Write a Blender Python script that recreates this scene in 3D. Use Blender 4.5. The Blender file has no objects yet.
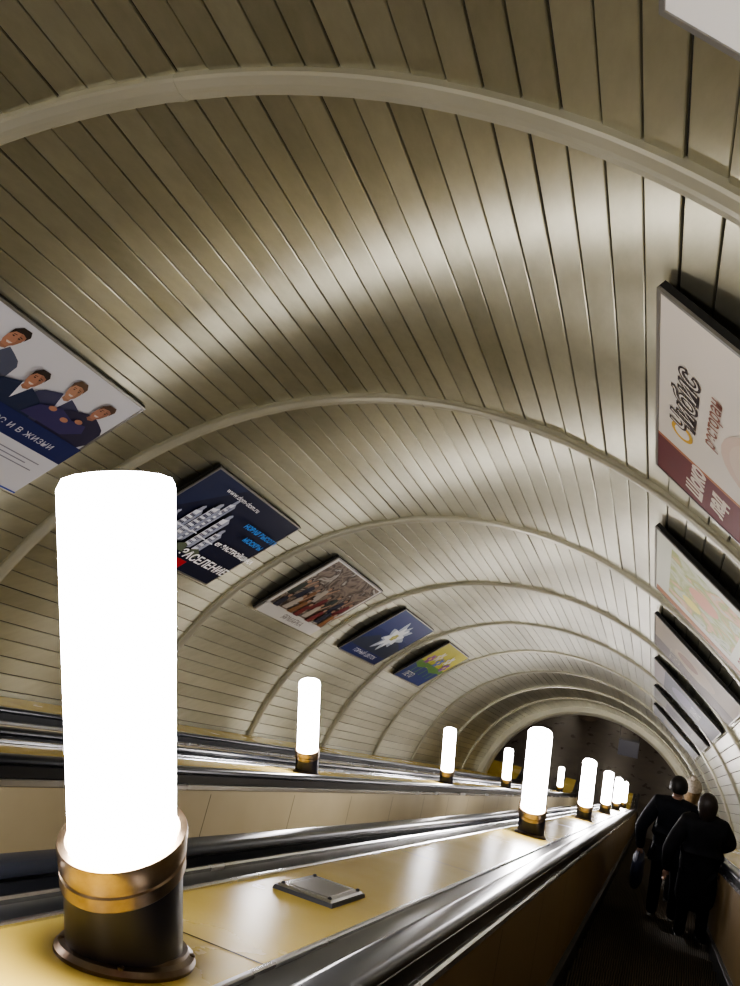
import bpy, bmesh, random
from math import *
from mathutils import Vector, Matrix
random.seed(4)
SC=bpy.context.scene; COL=bpy.context.collection
C30,S30=cos(pi/6),0.5
def T(x,s,n): return Vector((x,s*C30+n*S30,-s*S30+n*C30))
# ---------------- geometry parameters (tunnel frame x, s along slope, n normal)
F=790.04; YAW,PITCH,ROLL=.3945,-.2051,.0489
VX,VN,R=-2.049,-1.273,3.633
S0,DS=2.127,2.952
SA,SB=S0-4*DS,28.6
ND=-.469; STEP_N=-1.32
ROW1,ROW2=-.812,-2.718
# ---------------- materials
def new_mat(name,col=(.5,.5,.5),rough=.5,metal=0.,spec=.5,emit=None,es=0):
    m=bpy.data.materials.new(name); m.use_nodes=True
    b=m.node_tree.nodes['Principled BSDF']
    b.inputs['Base Color'].default_value=(*col,1); b.inputs['Roughness'].default_value=rough
    b.inputs['Metallic'].default_value=metal; b.inputs['Specular IOR Level'].default_value=spec
    if emit: b.inputs['Emission Color'].default_value=(*emit,1); b.inputs['Emission Strength'].default_value=es
    return m
def N(m,t,**k):
    n=m.node_tree.nodes.new(t)
    for a,v in k.items(): setattr(n,a,v)
    return n
def Lk(m,a,b): m.node_tree.links.new(a,b)
def noisy(name,c1,c2,rough=.5,metal=0.,scale=(3,3,3),spec=.5,bump=0.,detail=6,rr=0.1):
    m=new_mat(name,c1,rough,metal,spec); b=m.node_tree.nodes['Principled BSDF']
    tc=N(m,'ShaderNodeTexCoord'); mp=N(m,'ShaderNodeMapping'); mp.inputs['Scale'].default_value=scale
    nz=N(m,'ShaderNodeTexNoise'); nz.inputs['Scale'].default_value=1; nz.inputs['Detail'].default_value=detail
    cr=N(m,'ShaderNodeValToRGB'); cr.color_ramp.elements[0].position=.35; cr.color_ramp.elements[1].position=.68
    cr.color_ramp.elements[0].color=(*c1,1); cr.color_ramp.elements[1].color=(*c2,1)
    Lk(m,tc.outputs['Object'],mp.inputs['Vector']); Lk(m,mp.outputs[0],nz.inputs['Vector'])
    Lk(m,nz.outputs['Fac'],cr.inputs[0]); Lk(m,cr.outputs[0],b.inputs['Base Color'])
    mr=N(m,'ShaderNodeMapRange'); mr.inputs['To Min'].default_value=max(rough-rr,0.03); mr.inputs['To Max'].default_value=rough+rr
    Lk(m,nz.outputs['Fac'],mr.inputs['Value']); Lk(m,mr.outputs[0],b.inputs['Roughness'])
    if bump:
        bp=N(m,'ShaderNodeBump'); bp.inputs['Strength'].default_value=bump; bp.inputs['Distance'].default_value=.01
        Lk(m,nz.outputs['Fac'],bp.inputs['Height']); Lk(m,bp.outputs[0],b.inputs['Normal'])
    return m
def plank_mat():
    m=new_mat('brushed_planks',(.4,.4,.35),.36); b=m.node_tree.nodes['Principled BSDF']
    b.inputs['Metallic'].default_value=.82
    at=N(m,'ShaderNodeAttribute'); at.attribute_name='rnd'
    tc=N(m,'ShaderNodeTexCoord'); mp=N(m,'ShaderNodeMapping'); mp.inputs['Rotation'].default_value=(radians(30),0,0)
    mp.inputs['Scale'].default_value=(14,.7,14)
    nz=N(m,'ShaderNodeTexNoise'); nz.inputs['Scale'].default_value=1; nz.inputs['Detail'].default_value=7; nz.inputs['Roughness'].default_value=.65
    n2=N(m,'ShaderNodeTexNoise'); n2.inputs['Scale'].default_value=1.3; n2.inputs['Detail'].default_value=5
    Lk(m,tc.outputs['Object'],mp.inputs['Vector']); Lk(m,mp.outputs[0],nz.inputs['Vector']); Lk(m,tc.outputs['Object'],n2.inputs['Vector'])
    a1=N(m,'ShaderNodeMath',operation='MULTIPLY'); a1.inputs[1].default_value=.30; Lk(m,at.outputs['Fac'],a1.inputs[0])
    a2=N(m,'ShaderNodeMath',operation='MULTIPLY_ADD'); a2.inputs[1].default_value=.45; Lk(m,nz.outputs['Fac'],a2.inputs[0]); Lk(m,a1.outputs[0],a2.inputs[2])
    a3=N(m,'ShaderNodeMath',operation='MULTIPLY_ADD'); a3.inputs[1].default_value=.35; Lk(m,n2.outputs['Fac'],a3.inputs[0]); Lk(m,a2.outputs[0],a3.inputs[2])
    cr=N(m,'ShaderNodeValToRGB'); e=cr.color_ramp.elements
    e[0].position=.25; e[0].color=(.37,.355,.255,1); e[1].position=.95; e[1].color=(.66,.64,.495,1)
    Lk(m,a3.outputs[0],cr.inputs[0]); Lk(m,cr.outputs[0],b.inputs['Base Color'])
    mr=N(m,'ShaderNodeMapRange'); mr.inputs['To Min'].default_value=.27; mr.inputs['To Max'].default_value=.37
    Lk(m,nz.outputs['Fac'],mr.inputs['Value']); Lk(m,mr.outputs[0],b.inputs['Roughness'])
    b.inputs['Anisotropic'].default_value=.96; b.inputs['Anisotropic Rotation'].default_value=.25
    cx=N(m,'ShaderNodeCombineXYZ'); cx.inputs[0].default_value=0; cx.inputs[1].default_value=C30; cx.inputs[2].default_value=-S30
    Lk(m,cx.outputs[0],b.inputs['Tangent'])
    return m
M_plank=plank_mat()
M_gap=new_mat('gap_dark',(.03,.027,.02),.8)
M_rib=noisy('rib_paint',(.42,.405,.31),(.47,.455,.355),.33,metal=.4,scale=(1.5,1.5,1.5),spec=.6,rr=.02,detail=2)
M_deck=noisy('deck_laminate',(.54,.39,.075),(.61,.46,.115),.26,scale=(2,2,2),spec=.55,rr=.05,bump=.02)
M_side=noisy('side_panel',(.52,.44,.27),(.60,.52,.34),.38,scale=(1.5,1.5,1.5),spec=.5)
M_side_shade_brown=noisy('side_panel_shaded_brown',(.21,.145,.065),(.27,.19,.09),.38,scale=(1.5,1.5,1.5),spec=.4)  # brown panels, with shade on the balustrade's right side darkened into the colour
M_steel=noisy('brushed_steel',(.54,.54,.55),(.60,.60,.62),.27,metal=1,scale=(2,2,2),rr=.02,detail=2)
M_rubber=new_mat('handrail_rubber',(.008,.010,.016),.3,spec=.35)
M_dark=new_mat('dark_metal',(.02,.02,.02),.5,spec=.3)
M_chan=new_mat('channel_metal',(.015,.016,.019),.28,spec=.45)
M_brass=noisy('brass_collar',(.22,.16,.105),(.38,.29,.19),.33,metal=1,scale=(20,20,20))
M_flange=noisy('bronze_flange',(.12,.085,.06),(.22,.165,.12),.38,metal=1,scale=(20,20,20))
M_black=new_mat('lamp_black',(.012,.010,.018),.4)
M_glass=new_mat('opal_glass_lit',(1,1,1),.4,emit=(1,.955,.975),es=52)
def step_mat():
    m=new_mat('step_metal',(.06,.055,.05),.5,metal=.6); b=m.node_tree.nodes['Principled BSDF']
    tc=N(m,'ShaderNodeTexCoord'); w=N(m,'ShaderNodeTexWave'); w.inputs['Scale'].default_value=18; w.bands_direction='X'
    Lk(m,tc.outputs['Object'],w.inputs['Vector'])
    cr=N(m,'ShaderNodeValToRGB'); cr.color_ramp.elements[0].color=(.014,.012,.009,1); cr.color_ramp.elements[1].color=(.13,.105,.075,1)
    Lk(m,w.outputs['Fac'],cr.inputs[0]); Lk(m,cr.outputs[0],b.inputs['Base Color'])
    bp=N(m,'ShaderNodeBump'); bp.inputs['Distance'].default_value=.008; Lk(m,w.outputs['Fac'],bp.inputs['Height']); Lk(m,bp.outputs[0],b.inputs['Normal'])
    return m
M_step=step_mat()
# ---------------- mesh helpers
def mesh_obj(name,verts,faces,mats,parent=None,smooth=False,mi=None):
    me=bpy.data.meshes.new(name); me.from_pydata([tuple(v) for v in verts],[],faces)
    for m in (mats if isinstance(mats,(list,tuple)) else [mats]): me.materials.append(m)
    if mi:
        for p,i in zip(me.polygons,mi): p.material_index=i
    bm=bmesh.new(); bm.from_mesh(me); bmesh.ops.recalc_face_normals(bm,faces=bm.faces); bm.to_mesh(me); bm.free()
    if smooth:
        for p in me.polygons: p.use_smooth=True
    me.update(); o=bpy.data.objects.new(name,me); COL.objects.link(o)
    if parent: o.parent=parent
    return o
def empty(name,M=None):
    o=bpy.data.objects.new(name,None); o.empty_display_size=.1; COL.objects.link(o)
    if M is not None: o.matrix_world=M
    return o
def path(s0,s1,end=True,L=.3):
    """list of (point, normal) in YZ following slope then curving to level"""
    n=max(2,int((s1-s0)/DS)+1); P=[]
    for i in range(n+1):
        P.append((T(0,s0+(s1-s0)*i/n,0),Vector((0,S30,C30))))
    if end:
        Cc=T(0,s1,2)
        for i in range(1,9):
            a=radians(30)*(1-i/8); nn=Vector((0,sin(a),cos(a))); P.append((Cc-nn*2,nn))
        p,nn=P[-1]; P.append((p+Vector((0,L,0)),nn))
    return P
def sweep(name,prof,pth,mat,parent=None,closed=True,smooth=False,bevel=0):
    vs=[];fs=[];k=len(prof)
    for p,nn in pth:
        for x,n in prof: vs.append(Vector((x,0,0))+p+nn*n)
    for i in range(len(pth)-1):
        for j in range(k if closed else k-1):
            a=i*k+j;b=i*k+(j+1)%k; fs.append((a,b,b+k,a+k))
    if closed: fs.append(tuple(range(k))); fs.append(tuple(range((len(pth)-1)*k,len(pth)*k)))
    return mesh_obj(name,vs,fs,mat,parent,smooth)
def rect(x0,x1,n0,n1,b=0):
    if b==0: return [(x0,n0),(x1,n0),(x1,n1),(x0,n1)]
    return [(x0+b,n0),(x1-b,n0),(x1,n0+b),(x1,n1-b),(x1-b,n1),(x0+b,n1),(x0,n1-b),(x0,n0+b)]
def lathe(name,prof,mat,seg=48,parent=None,smooth=True,loc=(0,0,0)):
    vs=[];fs=[]
    for r,z in prof:
        for i in range(seg):
            a=2*pi*i/seg; vs.append(Vector((r*cos(a),r*sin(a),z))+Vector(loc))
    for j in range(len(prof)-1):
        for i in range(seg):
            a=j*seg+i;b=j*seg+(i+1)%seg; fs.append((a,b,b+seg,a+seg))
    fs.append(tuple(range(seg))); fs.append(tuple(range((len(prof)-1)*seg,len(prof)*seg)))
    o=mesh_obj(name,vs,fs,mat,parent,smooth)
    if smooth:
        md=o.modifiers.new('es','EDGE_SPLIT'); md.split_angle=radians(35)
    return o
# ---------------- vault
def build_vault():
    vs=[];fs=[];mi=[];rn=[]
    TH=radians(97); npl=80; dt=2*TH/npl; g=.0045/R; bv=.004/R
    bounds=[SA+DS*i for i in range(int((SB-SA)/DS)+1)]+[SB]
    def pt(th,r,s): return T(VX+r*sin(th),s,VN+r*cos(th))
    for k in range(npl):
        t0=-TH+k*dt;t1=t0+dt
        prof=[(t0,R+.014),(t0+g,R+.014),(t0+g,R+.003),(t0+g+bv,R)]
        for q in (.33,.66): prof.append((t0+(t1-t0)*q,R-.0005))
        prof+=[(t1-g-bv,R),(t1-g,R+.003),(t1-g,R+.014),(t1,R+.014)]
        for a,b in zip(bounds[:-1],bounds[1:]):
            r=random.random(); base=len(vs)
            j1=random.uniform(-.006,.006); j2=random.uniform(-.002,.002)
            for s in (a,b):
                for th,rr in prof: vs.append(pt(th,rr+j1*(1 if s==a else -1)+j2*((th-t0)/dt-.5),s))
            K=len(prof)
            for j in range(K-1):
                fs.append((base+j,base+j+1,base+K+j+1,base+K+j))
                mi.append(1 if j in(0,K-2) else 0); rn.append(r)
    me=bpy.data.meshes.new('ceiling'); me.from_pydata([tuple(v) for v in vs],[],fs)
    me.materials.append(M_plank); me.materials.append(M_gap)
    for p,i in zip(me.polygons,mi): p.material_index=i
    at=me.attributes.new('rnd','FLOAT','FACE')
    for i,v in enumerate(rn): at.data[i].value=v
    me.flip_normals(); me.update()
    o=bpy.data.objects.new('ceiling',me); COL.objects.link(o)
    vs=[];fs=[]
    for a in range(97):
        th=-TH+2*TH*a/96; vs+=[pt(th,R+.06,SA),pt(th,R+.06,SB)]
    for a in range(96): fs.append((2*a,2*a+1,2*a+3,2*a+2))
    mesh_obj('ceiling_backing',vs,fs,M_gap)
    # ribs
    i=0; s=SA; k=0
    while s<SB-.5:
        prof=[(-.060,R+.02),(-.060,R-.026),(-.05,R-.036),(-.012,R-.044),(.012,R-.044),(.05,R-.036),(.060,R-.026),(.060,R+.02)]
        vs=[];fs=[];seg=120;K=len(prof)
        for a in range(seg+1):
            th=-TH+2*TH*a/seg
            for ds,r in prof: vs.append(pt(th,r,s+ds))
        for a in range(seg):
            for j in range(K-1): fs.append((a*K+j,a*K+j+1,a*K+K+j+1,a*K+K+j))
        for tj in (-.02+(.05 if k%2 else -.03),.62,-.70,1.2,-1.25):
            b0=len(vs); w=.009
            for th in (tj-w/2,tj+w/2):
                for ds,r in prof: vs.append(pt(th,(r-.003) ,s+ds*1.03))
            for j in range(K-1): fs.append((b0+j,b0+j+1,b0+K+j+1,b0+K+j))
            fs.append(tuple(range(b0,b0+K))); fs.append(tuple(range(b0+K,b0+2*K)))
        k+=1
        mesh_obj('trim_%d'%k,vs,fs,M_rib)
        s+=DS
    vs=[];fs=[];seg=96
    prof=[(28.2,R+.02),(28.2,3.46),(28.3,3.40),(28.75,3.40),(28.75,8.5)]
    K=len(prof)
    for a in range(seg+1):
        th=-radians(110)+radians(220)*a/seg
        for s,r in prof: vs.append(pt(th,r,s))
    mi=[]
    for a in range(seg):
        for j in range(K-1): fs.append((a*K+j,a*K+j+1,a*K+K+j+1,a*K+K+j)); mi.append(1 if j==3 else 0)
    mesh_obj('wall_portal',vs,fs,[M_rib,M_hall],mi=mi)
M_hall=noisy('hall_stone',(.15,.12,.09),(.20,.16,.12),.45,scale=(1,1,1))
M_hfloor=noisy('hall_floor_stone',(.06,.05,.045),(.10,.085,.07),.3,scale=(2,2,2))
build_vault()
# ---------------- hall
def box(name,x0,x1,y0,y1,z0,z1,mat,parent=None):
    vs=[(x,y,z) for x in(x0,x1) for y in(y0,y1) for z in(z0,z1)]
    return mesh_obj(name,vs,[(0,1,3,2),(4,6,7,5),(0,4,5,1),(2,3,7,6),(0,2,6,4),(1,5,7,3)],mat,parent)
ZF=T(0,28,5).z-6.32
box('floor',-9,5,25.0,46,ZF-.2,ZF,M_hfloor)
box('wall_far',-9,5,46,46.2,ZF,ZF+5.2,M_hall)
box('wall_left',-9.2,-9,25,46,ZF,ZF+5.2,M_hall)
box('wall_right',5,5.2,25,46,ZF,ZF+5.2,M_hall)
box('ceiling_hall',-9,5,26.6,46,ZF+5.0,ZF+5.2,M_hall)
sweep('floor_incline_slab',rect(-6.2,2.2,-2.2,-1.9),path(SA,30,False),M_dark)
# ---------------- balustrades
P=path(SA,28.7,True)
def seams(name,x0,x1,n0,n1,parent,step=1.6,off=.8,horizontal=True):
    vs=[];fs=[]; s=SA+off
    while s<27.8:
        b=len(vs)
        for ds in(-.003,.003):
            vs+= [T(x0,s+ds,n0),T(x1,s+ds,n1)]
        fs.append((b,b+1,b+3,b+2)); s+=step
    return mesh_obj(name,vs,fs,M_gap,parent)
def handrail_prof(c,top):
    w=.042; t=.034
    return [(c-w+.012,top-t),(c-w,top-t+.010),(c-w,top-.012),(c-w+.008,top-.003),(c-w+.02,top),(c+w-.02,top),(c+w-.008,top-.003),(c+w,top-.012),(c+w,top-t+.01),(c+w-.012,top-t)]
def side(e,c,sg,nd,panel):
    """one rail side: sg=+1 rail on the right of deck centre"""
    f=lambda pr:[(c+sg*x,n) for x,n in pr]
    sweep('steel_edge',f(rect(.178,.192,nd-.02,nd+.008,.003)),P,M_steel,e)
    sweep('guide_tray',f(rect(.192,.272,nd-.04,nd-.002)),P,M_chan,e)
    sweep('steel_curb',f(rect(.272,.290,nd-.02,nd+.012,.005)),P,M_steel,e)
    sweep('rail_guide',f(rect(.318,.382,nd-.03,nd+.022,.004)),P,M_chan,e)
    sweep('rail_channel',f(rect(.290,.318,nd-.05,nd-.012)),P,M_dark,e)
    sweep('side_cap',f(rect(.352,.394,nd-.060,nd-.030,.006)),P,M_steel,e)
    sweep('side_panel',f(rect(.355,.385,nd-.66,nd-.058)),P,panel,e)
    sweep('skirt',f(rect(.36,.42,nd-1.05,nd-.655,.004)),P,M_dark,e)
    seams('panel_seams',c+sg*.3858,c+sg*.3858,nd-.65,nd-.08,e,1.2)
    sweep('handrail',[(x,n) for x,n in handrail_prof(c+sg*.35,nd+.056)],P,M_rubber,e,smooth=True).modifiers.new('es','EDGE_SPLIT').split_angle=radians(50)
def balustrade(c,nd,pr,pl):
    e=empty('escalator_balustrade')
    sweep('deck',rect(c-.18,c+.18,nd-.04,nd,.003),P,M_deck,e)
    seams('deck_seams',c-.178,c+.178,nd+.0008,nd+.0008,e,2.05,1.0)
    side(e,c,1,nd,pr); side(e,c,-1,nd,pl)
    return e
b1=balustrade(ROW1,ND,M_side_shade_brown,M_side); b2=balustrade(ROW2,ND-.03,M_side,M_side)
def wall_side(c,sg,nd,xw,panel):
    e=empty('escalator_balustrade')
    side(e,c,sg,nd,panel)
    a,b=sorted((c+sg*.18,xw)); sweep('deck',rect(a,b,nd-.04,nd,.003),P,M_deck,e)
    seams('deck_seams',a,b,nd+.0008,nd+.0008,e,2.05,1.0)
wall_side(.14+.6+.35,-1,ND,1.47,M_side_shade_brown)
wall_side(-3.67-.6-.35,1,ND-.07,-5.55,M_side)
# service plates on deck of row 1
M_steel2=new_mat('etched_plate',(.25,.24,.22),.35,metal=.8)
def plate(c,s,nd):
    e=empty('deck_service_plate')
    def slab(name,aw,al,n0,n1,mat,b):
        vs=[T(c+x,s+y,n0) for x,y in((-aw,-al),(aw,-al),(aw,al),(-aw,al))]+[T(c+x*(1-b),s+y*(1-b),n1) for x,y in((-aw,-al),(aw,-al),(aw,al),(-aw,al))]
        mesh_obj(name,vs,[(3,2,1,0),(4,5,6,7),(0,1,5,4),(1,2,6,5),(2,3,7,6),(3,0,4,7)],mat,e)
    slab('base',.09,.135,nd,nd+.010,M_dark,.03); slab('lid',.083,.128,nd+.010,nd+.016,M_steel,.06); slab('inset',.06,.10,nd+.016,nd+.0170,M_steel2,.02)
    for x in(-.07,.07):
        for y in(-.113,.113):
            lathe('screw',[(.006,0),(.006,.002),(.003,.004)],M_dark,12,e,loc=T(c+x,s+y,nd+.016))
plate(ROW1-.015,2.31,ND)
plate(ROW1-.015,2.31+3*5.117,ND)
# ---------------- lamps
def lamp(c,s,nd):
    base=T(c,s,nd); e=empty('balustrade_lamp',Matrix.Translation(base))
    lathe('black_body',[(.097,-.06),(.097,.170),(.094,.173)],M_black,64,e)
    lathe('collar',[(.100,.165),(.1025,.168),(.1025,.190),(.0995,.193),(.0995,.197),(.1035,.200),(.106,.235),(.104,.240),(.0925,.240),(.0925,.17)],M_brass,64,e)
    lathe('glass_tube',[(.084,.18),(.0865,.20),(.088,.27),(.088,.828),(.083,.838)],M_glass,14,e,smooth=False)
    fl=lathe('flange',[(.116,-.004),(.118,.006),(.113,.014),(.102,.018),(.099,.024),(.096,.024)],M_flange,64,e)
    fl.rotation_euler=(-radians(30),0,0)
    fl.scale=(1,1.14,1)
    for a in (0.6,2.2,3.9,5.3):
        lathe('bolt',[(.006,0),(.006,.004),(.003,.006)],M_flange,10,fl,loc=(.108*cos(a),.108*sin(a),.013))
for i in range(-2,6): lamp(ROW1+.006,1.352+5.117*i,ND)
for i in range(-3,5): lamp(ROW2,6.565+5.117*i,ND-.03)
# ---------------- escalators (steps)
def steps(cx):
    e=empty('escalator'); hw=.53; pitch=.4/C30
    vs=[];fs=[];s=SA+.2; 
    sref=10.3
    k0=int((SA-sref)/pitch); k1=int((29.6-sref)/pitch)
    pr=[]
    for k in range(k0,k1+1):
        c=T(0,sref+k*pitch,STEP_N)
        z=c.z; y0=c.y-.2;y1=c.y+.2
        pr+=[(y0,z+.0),(y1-.012,z),(y1,z-.01),(y1-.03,z-.231)]
    for y,z in pr: vs+=[(cx-hw,y,z),(cx+hw,y,z)]
    for i in range(len(pr)-1): fs.append((2*i,2*i+1,2*i+3,2*i+2))
    mesh_obj('step_band',vs,fs,M_step,e)
for cx in(.141,-1.765,-3.671): steps(cx)
# ---------------- posters
_mc={}
def pm(col,rough=.5):
    k=tuple(col)
    if k not in _mc: _mc[k]=new_mat('print_%d'%len(_mc),col,rough,spec=.3)
    return _mc[k]
def vmat(name,cols,scale):
    m=new_mat(name,(.5,.5,.5),.5,spec=.3); b=m.node_tree.nodes['Principled BSDF']
    tc=N(m,'ShaderNodeTexCoord'); v=N(m,'ShaderNodeTexNoise'); v.inputs['Scale'].default_value=scale; v.inputs['Detail'].default_value=4; v.inputs['Distortion'].default_value=1.5
    cr=N(m,'ShaderNodeValToRGB'); cr.color_ramp.interpolation='LINEAR'
    e=cr.color_ramp.elements
    while len(e)<len(cols): e.new(.5)
    for i,c in enumerate(cols): e[i].position=.3+.4*i/(len(cols)-1); e[i].color=(*c,1)
    Lk(m,tc.outputs['Object'],v.inputs['Vector']); Lk(m,v.outputs['Fac'],cr.inputs[0]); Lk(m,cr.outputs[0],b.inputs['Base Color'])
    return m
class Poster:
    def __init__(s_,side,sc,w=1.78,bg=(.8,.8,.8),bgm=None,t0=None,t1=None,H=None):
        if side<0: t0,t1=-.5276,-.8746
        else: t0,t1=.5359,.883
        off=.05
        p0=T(VX+(R-off)*sin(t0),sc,VN+(R-off)*cos(t0)); p1=T(VX+(R-off)*sin(t1),sc,VN+(R-off)*cos(t1))
        up=(p0-p1); H=up.length; up.normalize(); D=Vector((0,C30,-S30))
        rt=D if side<0 else -D
        nz=rt.cross(up)
        c=(p0+p1)/2
        M=Matrix((( rt.x,up.x,nz.x,c.x),(rt.y,up.y,nz.y,c.y),(rt.z,up.z,nz.z,c.z),(0,0,0,1)))
        s_.e=empty('advertising_poster',M); s_.H=H; s_.W=w; s_.z=.003
        W=w/2;h=H/2
        def bx(n,x0,x1,y0,y1,z0,z1,m): box(n,x0,x1,y0,y1,z0,z1,m,s_.e)
        bx('backing',-W,W,-h,h,-.035,0,M_dark)
        fm=M_frame
        for n,a in (('frame_top',(-W,W,h-.018,h)),('frame_bottom',(-W,W,-h,-h+.018)),('frame_left',(-W,-W+.018,-h+.018,h-.018)),('frame_right',(W-.018,W,-h+.018,h-.018))):
            bx(n,*a,-.005,.008,fm)
        s_.poly([(-W+.018,-h+.018),(W-.018,-h+.018),(W-.018,h-.018),(-W+.018,h-.018)],bg,name='print',mat=bgm)
    def poly(s_,pts,col,name='artwork',mat=None):
        s_.z+=.0004
        mesh_obj(name,[(x,y,s_.z) for x,y in pts],[tuple(range(len(pts)))],mat or pm(col),s_.e)
    def ell(s_,x,y,a,b,col,rot=0,name='artwork'):
        s_.poly([(x+a*cos(t)*cos(rot)-b*sin(t)*sin(rot),y+a*cos(t)*sin(rot)+b*sin(t)*cos(rot)) for t in [2*pi*i/24 for i in range(24)]],col,name)
    def rc(s_,x0,x1,y0,y1,col,mat=None): s_.poly([(x0,y0),(x1,y0),(x1,y1),(x0,y1)],col,mat=mat)
    def text(s_,t,x,y,size,col,rot=0,bold=.0,shear=0):
        s_.z+=.0004
        cu=bpy.data.curves.new('lettering','FONT'); cu.body=t; cu.size=size; cu.offset=bold; cu.shear=shear
        cu.materials.append(pm(col)); o=bpy.data.objects.new('lettering',cu); COL.objects.link(o); o.parent=s_.e
        o.location=(x,y,s_.z); o.rotation_euler=(0,0,rot)
M_frame=new_mat('poster_frame',(.30,.29,.27),.35,metal=.7)
def PS(k): return S0+DS*(k+.5)
# poster L1 : team of people
p=Poster(-1,PS(0),bg=(.66,.66,.70))
skin=(.45,.22,.14);hair=(.03,.02,.015)
def figure(p,x,y,sh,shirt=None,lean=0,skin=skin,hair=hair):
    q=lambda pts:[(x+a+lean*b*.6,y+b) for a,b in pts]
    p.poly(q([(-.21,-.15),(-.17,-.115),(-.11,-.09),(-.05,-.065),(.04,-.065),(.11,-.09),(.18,-.12),(.22,-.16),(.25,-.30),(.20,-.42),(-.20,-.42),(-.25,-.30)]),sh,'figure_body')
    if shirt:
        p.poly(q([(-.045,-.065),(.045,-.065),(.0,-.22)]),shirt)
    p.poly(q([(-.03,-.04),(.03,-.04),(.032,-.095),(0,-.11),(-.032,-.095)]),tuple(c*.8 for c in skin))
    p.poly(q([(-.05,.05),(-.057,0),(-.047,-.045),(-.022,-.08),(.02,-.082),(.046,-.048),(.057,0),(.05,.05),(.0,.08)]),skin,'figure_head')
    p.poly(q([(.0,.05),(.05,.05),(.057,0),(.046,-.048),(.02,-.082),(.03,-.02)]),tuple(c*.75 for c in skin))
    p.poly(q([(-.058,.005),(-.064,.055),(-.035,.095),(.03,.10),(.062,.065),(.060,.01),(.047,.045),(.01,.056),(-.04,.045)]),hair,'figure_hair')
    p.poly(q([(-.022,-.038),(.024,-.036),(.012,-.052),(-.010,-.052)]),(.7,.6,.55))
    for dx in(-.023,.023): p.ell(x+dx,y+.012,.009,.005,hair)
    p.poly(q([(-.035,.028),(-.012,.032),(-.012,.027),(-.035,.022)]),hair); p.poly(q([(.035,.028),(.012,.032),(.012,.027),(.035,.022)]),hair)
figure(p,-.64,.40,(.05,.06,.12),(.7,.7,.75)); figure(p,-.31,.46,(.10,.11,.16),(.6,.6,.65),.2)
figure(p,.34,.40,(.06,.06,.12),(.6,.6,.7),-.2,(.5,.27,.17),(.12,.07,.04)); figure(p,.66,.38,(.03,.025,.06),None,.3,(.42,.2,.13),(.08,.04,.02)); figure(p,.05,.31,(.025,.035,.08),(.7,.7,.75))
p.poly([(.2,.05),(.25,.18),(.4,.24),(.55,.20),(.68,.22),(.72,.15),(.6,.05)],(.05,.04,.13))
for a,b in((.35,.2),(.5,.17),(.6,.22)): p.ell(a,b,.035,.022,skin)
p.rc(-.87,.87,-.18,.03,(.02,.028,.12)); p.text('№1 в Твоём бизнесе и в жизни',-.75,-.11,.095,(.6,.6,.65))
p.rc(-.87,.87,-.61,-.18,(.66,.66,.70))
p.rc(.1,.25,-.36,-.24,(.03,.08,.4)); p.text('DC',.12,-.34,.08,(.8,.8,.8))
for i in range(6): p.rc(-.8,.05-(i%3)*.06,-.27-i*.05,-.255-i*.05,(.25,.25,.3))
for i in range(3): p.rc(.32,.75-(i%2)*.1,-.27-i*.04,-.26-i*.04,(.25,.25,.3))
p.rc(-.87,.87,-.60,-.585,(.05,.09,.4))
# L2 : housing developer
p=Poster(-1,PS(1),bg=(.010,.012,.035))
p.poly([(-.87,.6),(-.3,.6),(-.87,-.1)],(.016,.022,.065))
W1=(.66,.68,.74);W2=(.30,.32,.40);W3=(.05,.06,.11)
for x0,w,y1 in((-.68,.10,-.02),(-.28,.10,.40),(-.54,.12,.16),(-.42,.13,.28),(-.17,.13,.24),(-.02,.12,.06)):
    y0=-.26
    p.poly([(x0,y0),(x0+w*.6,y0-.02),(x0+w*.6,y1),(x0,y1-.03)],W1); p.poly([(x0+w*.6,y0-.02),(x0+w,y0),(x0+w,y1-.04),(x0+w*.6,y1)],W2)
    p.poly([(x0+w*.05,y1-.03),(x0+w*.55,y1-.01),(x0+w*.5,y1+.05),(x0+w*.3,y1+.065),(x0+w*.1,y1+.04)],W2)
    yy=y0+.05
    while yy<y1-.06:
        for c in range(3): xx=x0+w*(.06+.18*c); p.rc(xx,xx+w*.11,yy,yy+.035,W3)
        yy+=.065
    p.rc(x0-.012,x0+w+.012,y0+.16,y0+.175,W1)
for i,(x0,w) in enumerate(((-.72,.2),(-.5,.18),(-.28,.2),(-.05,.22))): p.poly([(x0,-.34),(x0+w,-.34),(x0+w*.8,-.24-.02*(i%2)),(x0+w*.5,-.22),(x0+w*.1,-.26)],(.10,.12,.08))
p.rc(-.871,.15,-.612,-.42,(.40,.02,.03))
p.text('258-92-42',-.7,-.57,.15,(.85,.85,.85),bold=.003)
p.text('ЗАСЕЛЕНИЕ',-.10,-.385,.15,(.9,.9,.9),bold=.004)
p.text('от ЗАСТРОЙЩИКА',.13,-.08,.085,(.9,.9,.9),bold=.003)
p.text('НОВАЯ ВЫСОТА',.13,.27,.085,(.04,.24,.70),bold=.003); p.text('МОСКВЫ',.35,.13,.085,(.04,.24,.70),bold=.003)
p.text('www.dom-dom.ru',-.6,.48,.085,(.8,.8,.8))
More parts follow.
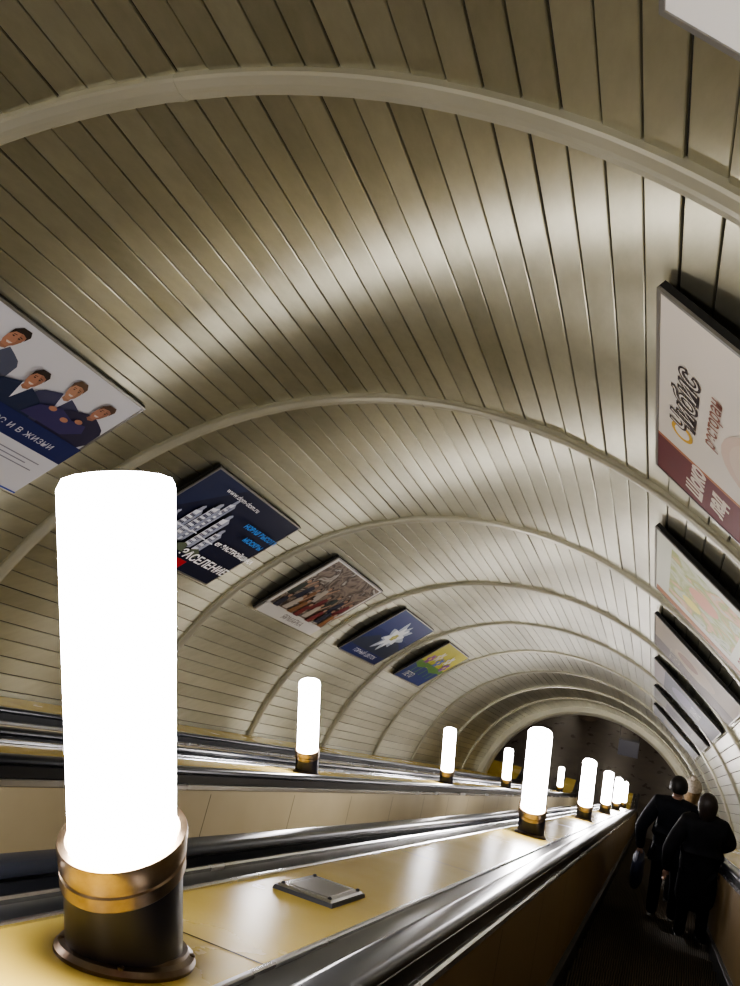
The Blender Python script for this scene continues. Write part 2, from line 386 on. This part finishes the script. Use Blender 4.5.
# L3
p=Poster(-1,PS(2),bg=(.7,.68,.64))
p.rc(-.80,.82,-.42,.58,(0,0,0),mat=vmat('crowd_print',[(.02,.015,.015),(.10,.07,.05),(.28,.22,.17),(.05,.03,.02),(.5,.46,.40),(.10,.03,.02)],3))
random.seed(11)
for i in range(16):
    x=-.72+(i%8)*.2+(.08 if i>7 else 0); y=(.12 if i<8 else -.12)+random.uniform(-.08,.1); l=random.uniform(-.05,.05)
    p.poly([(x-.08,y-.30),(x+.07,y-.30),(x+.06+l,y-.06),(x+.02+l,y-.03),(x-.03+l,y-.03),(x-.06+l,y-.07)],random.choice([(.18,.03,.03),(.03,.03,.05),(.45,.40,.34),(.04,.05,.04),(.25,.12,.05)]))
    p.ell(x+l,y+.01,.034,.045,(.42,.26,.18)); p.poly([(x+l-.036,y+.01),(x+l-.02,y+.06),(x+l+.02,y+.06),(x+l+.036,y+.01),(x+l,y+.035)],(.04,.02,.015))
    if i%3==0: p.poly([(x+.05+l,y-.07),(x+.13,y+.08),(x+.15,y+.07),(x+.08+l,y-.12)],(.42,.26,.18))
p.rc(-.872,.872,-.61,-.42,(.7,.68,.64)); p.text('ЯРМАРКА',-.25,-.56,.13,(.1,.08,.08))
# L4 flower (edelweiss)
p=Poster(-1,PS(3),bg=(.018,.03,.13))
p.rc(-.85,.85,.1,.59,(.03,.045,.16)); p.poly([(-.87,-.25),(-.4,.0),(0,-.2),(.4,.05),(.87,-.1),(.87,-.4),(-.87,-.4)],(.03,.04,.07))
def petal(p,cx,cy,a,l,w,col):
    pts=[(0,0),(.25*l,.7*w),(.55*l,w),(.85*l,.5*w),(l,0),(.85*l,-.45*w),(.55*l,-.9*w),(.25*l,-.6*w)]
    p.poly([(cx+u*cos(a)-v*sin(a),cy+u*sin(a)+v*cos(a)) for u,v in pts],col)
for i in range(9): petal(p,0.05,.08,2*pi*i/9,.46-(i%3)*.05,.085,(.45,.50,.58))
for i in range(8): petal(p,0.05,.08,2*pi*i/8+.3,.30,.075,(.80,.82,.84))
for i in range(6): p.ell(.05+.06*cos(i*1.05),.08+.06*sin(i*1.05),.035,.035,(.45,.42,.12))
p.ell(.05,.08,.035,.035,(.6,.55,.2)); p.text('ГОРНЫЙ ЦВЕТОК',-.5,-.52,.12,(.8,.8,.85))
# L5
p=Poster(-1,PS(4),bg=(.04,.06,.20))
p.rc(-.87,.87,-.12,.61,(.55,.50,.05)); p.poly([(-.87,-.12),(-.5,-.2),(-.1,-.1),(.3,-.2),(.87,-.1),(.87,.0),(-.87,.0)],(.12,.25,.05))
for i,(x,y,c) in enumerate(((-.55,.1,(.30,.08,.30)),(-.3,.25,(.7,.65,.5)),(.0,.12,(.10,.15,.45)),(.3,.28,(.75,.72,.6)),(.55,.1,(.2,.06,.3)))):
    for j in range(6): petal(p,x,y,j*1.047+i,.17,.05,c)
    p.ell(x,y,.04,.04,(.75,.6,.05)); p.poly([(x-.01,y-.1),(x+.01,y-.1),(x+.03,-.35),(x+.0,-.35)],(.1,.3,.06))
p.text('ЛЕТО',-.7,-.5,.2,(.8,.8,.7))
p=Poster(-1,PS(-1),bg=(.5,.5,.5)); p.rc(-.8,.8,-.5,-.1,(.3,.05,.05)); p.text('МЕТРО',-.5,.1,.3,(.1,.1,.1))
# right posters
p=Poster(1,PS(-1),bg=(.80,.79,.75)); p.rc(.0,.8,-.45,.4,(.5,.1,.08)); p.text('СКИДКИ',-.8,.1,.2,(.1,.1,.1))
p=Poster(1,PS(0),bg=(.84,.78,.69))
p.rc(-.872,-.42,-.612,.612,(.16,.02,.025))
p.poly([(-.42,.61),(-.39,.61),(-.39,-.61),(-.42,-.61)],(.5,.2,.1))
def script(p,txt,x,y,size,fill,line,sh=.3):
    p.text(txt,x,y,size,line,shear=sh,bold=size*.05); p.text(txt,x+.001,y+.001,size,fill,shear=sh,bold=-size*.012)
script(p,'Шоко',-.82,.27,.15,(.84,.75,.66),(.84,.75,.66)); script(p,'лад',-.78,.12,.15,(.84,.75,.66),(.84,.75,.66))
p.ell(-.16,.44,.08,.07,(.75,.45,.03)); p.ell(-.16,.44,.055,.048,(.84,.78,.69))
script(p,'Чибис',-.16,.37,.20,(.84,.78,.69),(.04,.02,.02))
p.text('ресторан',-.05,.24,.105,(.30,.12,.08),shear=.2,bold=.001)
for a,b,c in ((.30,.27,(.76,.60,.49)),(.25,.22,(.80,.66,.55)),(.19,.16,(.84,.73,.62))): p.ell(.08,-.06,a,b,c)
p.ell(-.02,-.0,.07,.05,(.60,.34,.24)); p.ell(.18,-.02,.06,.045,(.60,.34,.24))
p.ell(.20,-.38,.24,.12,(.45,.22,.12)); p.ell(-.12,-.38,.16,.09,(.35,.12,.08)); 
p=Poster(1,PS(1),bg=(.66,.68,.58))
p.rc(-.55,.75,-.25,.45,(0,0,0),mat=vmat('landscape_print',[(.20,.32,.15),(.6,.62,.5),(.35,.42,.15),(.70,.45,.30),(.6,.6,.5)],3)); p.text('ОТДЫХ',-.5,-.45,.18,(.3,.06,.06)); p.rc(-.86,-.70,-.59,.59,(.45,.20,.10)); p.ell(.2,.1,.18,.15,(.65,.35,.25)); p.ell(-.2,.2,.12,.1,(.75,.68,.2))
p=Poster(1,PS(2),bg=(.42,.35,.26)); p.rc(-.87,-.2,-.6,.6,(.18,.15,.14)); p.ell(.1,0,.4,.3,(.52,.42,.30)); p.ell(.15,.1,.2,.15,(.30,.16,.10)); p.text('ТЕАТР',-.7,.2,.22,(.5,.45,.35))
p=Poster(1,PS(3),bg=(.10,.10,.13)); p.ell(0,0,.5,.25,(.18,.16,.24)); p.text('КИНО',-.4,-.3,.25,(.5,.5,.5)); p.rc(-.87,.87,.4,.6,(.25,.22,.22))
p=Poster(1,PS(4),bg=(.2,.19,.17)); p.rc(-.5,.5,-.3,.3,(.12,.1,.12))
p=Poster(1,PS(5),bg=(.2,.2,.22)); p.rc(-.5,.5,-.3,.3,(.3,.25,.2))
# ---------------- hall details: hanging sign + columns
e=empty('hanging_sign',Matrix.Translation(T(-.95,28.9,1.40)))
box('sign_box',-.32,.32,-.08,.08,-.28,.28,new_mat('sign_face',(.05,.05,.06),.4,emit=(.35,.33,.36),es=.04),e)
box('rod_1',-.32,-.30,-.01,.01,.28,.9,M_dark,e); box('rod_2',.30,.32,-.01,.01,.28,.9,M_dark,e)
for x in(-6.2,-3.0,-.2,2.8):
    e=empty('column',Matrix.Translation((x,33,ZF)))
    lathe('plinth',[(.42,0),(.42,.25),(.36,.3)],M_hall,32,e); lathe('shaft',[(.32,.3),(.29,4.5)],M_hall,32,e); lathe('capital',[(.3,4.5),(.42,4.7),(.42,5.0)],M_hall,32,e)
M_fill=new_mat('hall_fill_glow',(.8,.8,.8),.5,emit=(1,.86,.68),es=20)  # glow for added fill panels that brighten the hall, unseen above the portal
for x in(-5,-2,1.2):
    for y in(30,36.5,42.5):
        e=empty('hall_fill_light',Matrix.Translation((x,y,ZF+4.93)))
        box('housing',-.33,.33,-.33,.33,.0,.07,M_dark,e); box('fill_panel',-.3,.3,-.3,.3,-.02,0,M_fill,e)
# ---------------- people
M_skin=new_mat('skin',(.42,.25,.18),.5)
def skinmesh(name,verts,edges,radii,mat,parent,root=0,sub=2):
    me=bpy.data.meshes.new(name); me.from_pydata(verts,edges,[]); me.materials.append(mat)
    o=bpy.data.objects.new(name,me); COL.objects.link(o); o.parent=parent
    o.modifiers.new('skin','SKIN'); o.modifiers['skin'].use_smooth_shade=True
    for i,r in enumerate(radii):
        v=me.skin_vertices[0].data[i]; v.radius=r if isinstance(r,tuple) else (r,r); v.use_root=(i==root)
    m=o.modifiers.new('sub','SUBSURF'); m.levels=sub; m.render_levels=sub
    return o
def hand(parent,wrist,d,side,mat):
    d=Vector(d).normalized(); w=Vector(wrist); lat=Vector((0,1,0)) if abs(d.z)>.7 else Vector((side,0,0)); up=d.cross(lat).normalized(); lat=up.cross(d).normalized()
    vs=[tuple(w),tuple(w+d*.04),tuple(w+d*.085)];ed=[(0,1),(1,2)];ra=[(.024,.018),(.038,.016),(.040,.014)]
    skinmesh('palm',vs,ed,ra,mat,parent,sub=1)
    for i,l in enumerate((.062,.074,.070,.055)):
        b=w+d*.08+lat*(.030-.020*i); c=b+d*l*.5-up*.006; t=c+d*l*.4-up*.022
        skinmesh('finger_%d'%(i+1),[tuple(b-d*.02),tuple(b),tuple(c),tuple(t)],[(0,1),(1,2),(2,3)],[.009,.0095,.0088,.0072],mat,parent,sub=1)
    b=w+d*.03+lat*.03
    skinmesh('thumb',[tuple(b),tuple(b+d*.025+lat*.025),tuple(b+d*.055+lat*.032-up*.012)],[(0,1),(1,2)],[.012,.011,.009],mat,parent,sub=1)
def ellip(name,parent,loc,sc,mat,f=None,rot=None):
    bm=bmesh.new(); bmesh.ops.create_icosphere(bm,subdivisions=4,radius=1)
    for v in bm.verts:
        if f: f(v.co)
        v.co=Vector((v.co.x*sc[0],v.co.y*sc[1],v.co.z*sc[2]))
    me=bpy.data.meshes.new(name); bm.to_mesh(me); bm.free(); me.materials.append(mat)
    for p in me.polygons: p.use_smooth=True
    o=bpy.data.objects.new(name,me); COL.objects.link(o); o.parent=parent; o.location=loc
    return o
def person(name,x,s,h,coat,pants,hairc,turn=0,rhand=None,lhand=None,longcoat=False,hat=None,longhair=False,puffy=1.0,bag=None):
    k=round((s-10.3)/(.4/C30)); foot=T(0,10.3+k*.4/C30,STEP_N)
    e=empty(name,Matrix.Translation(Vector((x,foot.y,foot.z)))@Matrix.Rotation(turn,4,'Z')@Matrix.Scale(h/1.75,4))
    mc=noisy('cloth_'+name,coat,tuple(min(1,c*1.6+.002) for c in coat),.75,scale=(12,12,12),spec=.2,bump=.5); mp=new_mat('trousers_'+name,pants,.8,spec=.2); mh=noisy('hair_'+name,hairc,tuple(c*1.8 for c in hairc),.55,scale=(60,60,15),bump=.4)
    ms=new_mat('shoes_'+name,(.012,.012,.012),.4)
    q=puffy
    vs=[(0,0,.93),(.09,0,.88),(.10,.02,.50),(.105,-.02,.12),(-.09,0,.88),(-.10,-.01,.50),(-.105,-.03,.12)]
    skinmesh('legs',vs,[(0,1),(1,2),(2,3),(0,4),(4,5),(5,6)],[(.13,.11),(.095,.095),(.066,.068),(.056,.06),(.095,.095),(.066,.068),(.056,.06)],mp,e)
    for sx,dy in((.107,-.02),(-.107,-.03)):
        skinmesh('shoe',[(sx,dy-.05,.045),(sx,dy+.02,.05),(sx*1.05,dy+.12,.038),(sx*1.08,dy+.19,.032)],[(0,1),(1,2),(2,3)],[(.042,.042),(.045,.048),(.045,.034),(.034,.024)],ms,e,1)
    hem=.42 if longcoat else .72
    rh=rhand or (.30,.03,.80); lh=lhand or (-.30,.03,.80)
    re=((.20+rh[0])/2+.06,(rh[1])/2-.07,(1.42+rh[2])/2-.0); le=((-.20+lh[0])/2-.06,(lh[1])/2-.07,(1.42+lh[2])/2)
    vs=[(0,0,.98),(0,0,(.98+hem)/2),(0,0,hem),(0,.0,1.14),(0,-.01,1.30),(0,-.01,1.42),(0,0,1.50),
        (.17,-.01,1.415),re,rh,(-.17,-.01,1.415),le,lh]
    ed=[(0,1),(1,2),(0,3),(3,4),(4,5),(5,6),(5,7),(7,8),(8,9),(5,10),(10,11),(11,12)]
    ra=[(.185*q,.135*q),(.195*q,.145*q),(.20*q,.15*q),(.172*q,.125*q),(.185*q,.13*q),(.15*q,.10*q),(.068,.068),(.085*q,.085*q),(.066*q,.066*q),(.045*q,.045*q),(.085*q,.085*q),(.066*q,.066*q),(.045*q,.045*q)]
    skinmesh('coat',vs,ed,ra,mc,e)
    skinmesh('collar',[(0,-.005,1.46),(0,.0,1.53)],[(0,1)],[(.085,.085),(.078,.08)],mc,e,sub=2)
    skinmesh('neck',[(0,0,1.45),(0,.01,1.58)],[(0,1)],[(.055,.055),(.052,.055)],M_skin,e)
    def hd(co):
        if co.z<0: co.x*=1+co.z*.30; co.y*=1+co.z*.12
        if co.y>.8 and -.25<co.z<.15: co.y+=.18*max(0,1-abs(co.x)*5)*(1-abs(co.z+.08)*3)
    ellip('head',e,(0,.015,1.635),(.076,.094,.118),M_skin,hd)
    for sx in(-1,1): ellip('ear',e,(sx*.077,.01,1.63),(.012,.02,.032),M_skin); ellip('eye',e,(sx*.03,.097,1.645),(.012,.006,.007),new_mat('eye',(.05,.04,.03),.2))
    ellip('mouth',e,(0,.098,1.575),(.024,.006,.007),new_mat('lips',(.35,.12,.1),.5))
    def hr(co):
        if co.y>.35 and co.z<.55: co.y=.35+(co.y-.35)*.1
        if longhair and co.z<0: co.z*=1.9; co.x*=1.05
        elif co.z<-.35: co.z=-.35+(co.z+.35)*.2
    ellip('hair',e,(0,-.012,1.655),(.090,.100,.112),mh,hr)
    if hat:
        mt=noisy('hat_'+name,hat,tuple(min(1,c*1.5) for c in hat),.9,scale=(40,40,40),bump=.6)
        def hf(co):
            if co.z<-.1: co.z=-.1+(co.z+.1)*.15
        ellip('hat',e,(0,-.005,1.685),(.104,.115,.115),mt,hf); ellip('pompom',e,(0,-.01,1.81),(.035,.035,.035),mt)
    hand(e,rh,Vector(rh)-Vector(re),1,M_skin); hand(e,lh,Vector(lh)-Vector(le),-1,M_skin)
    if bag:
        mb=noisy('bag_'+name,bag,tuple(c*1.7 for c in bag),.6,scale=(8,8,8))
        bx_=lh
        vs=[];fs=[]
        prof=[(.10,-.42),(.13,-.38),(.135,-.25),(.12,-.12),(.095,-.10)]
        for r,z in prof:
            for i in range(16):
                a=2*pi*i/16; vs.append((bx_[0]+r*.5*cos(a)*(1.0),bx_[1]+r*1.35*sin(a),bx_[2]+z))
        for j in range(4):
            for i in range(16): fs.append((j*16+i,j*16+(i+1)%16,(j+1)*16+(i+1)%16,(j+1)*16+i))
        fs.append(tuple(range(16))); fs.append(tuple(range(64,80)))
        mesh_obj('bag_body',vs,fs,mb,e,True)
        skinmesh('bag_handle',[(bx_[0],bx_[1]-.10,bx_[2]-.11),(bx_[0],bx_[1]-.05,bx_[2]-.06),(bx_[0],bx_[1]+.01,bx_[2]-.04),(bx_[0],bx_[1]+.06,bx_[2]-.06),(bx_[0],bx_[1]+.10,bx_[2]-.11)],[(0,1),(1,2),(2,3),(3,4)],[.008]*5,mb,e,sub=1)
    return e
person('person_in_dark_coat',.51,9.84,1.72,(.006,.006,.008),(.008,.008,.010),(.014,.009,.007),turn=.1,longcoat=True,puffy=1.1,longhair=True,rhand=(.22,.22,1.04))
person('person_in_dark_coat',.25,10.8,1.86,(.006,.007,.011),(.008,.008,.012),(.008,.006,.006),turn=-.1,puffy=1.05,bag=(.02,.025,.06))
person('person_in_light_hat',.46,12.6,1.90,(.30,.26,.22),(.02,.02,.02),(.15,.1,.05),hat=(.38,.33,.27),longhair=True,puffy=1.1)
# ---------------- camera
def camrot(yaw,pitch,roll):
    f=Vector((-sin(yaw)*cos(pitch),cos(yaw)*cos(pitch),sin(pitch)))
    r=f.cross(Vector((0,0,1))).normalized(); u=r.cross(f)
    r2=r*cos(roll)+u*sin(roll); u2=-r*sin(roll)+u*cos(roll)
    return Matrix(((r2.x,u2.x,-f.x,0),(r2.y,u2.y,-f.y,0),(r2.z,u2.z,-f.z,0),(0,0,0,1)))
cam=bpy.data.cameras.new('camera'); co=bpy.data.objects.new('camera',cam); COL.objects.link(co)
co.matrix_world=camrot(YAW,PITCH,ROLL); cam.sensor_fit='VERTICAL'; cam.sensor_height=24; cam.lens=24*F/986; cam.clip_start=.02
SC.camera=co
w=bpy.data.worlds.new('world'); SC.world=w; w.use_nodes=True; w.node_tree.nodes['Background'].inputs[0].default_value=(.5,.5,.45,1); w.node_tree.nodes['Background'].inputs[1].default_value=.03
try: SC.view_settings.look='AgX - Medium High Contrast'
except Exception: pass
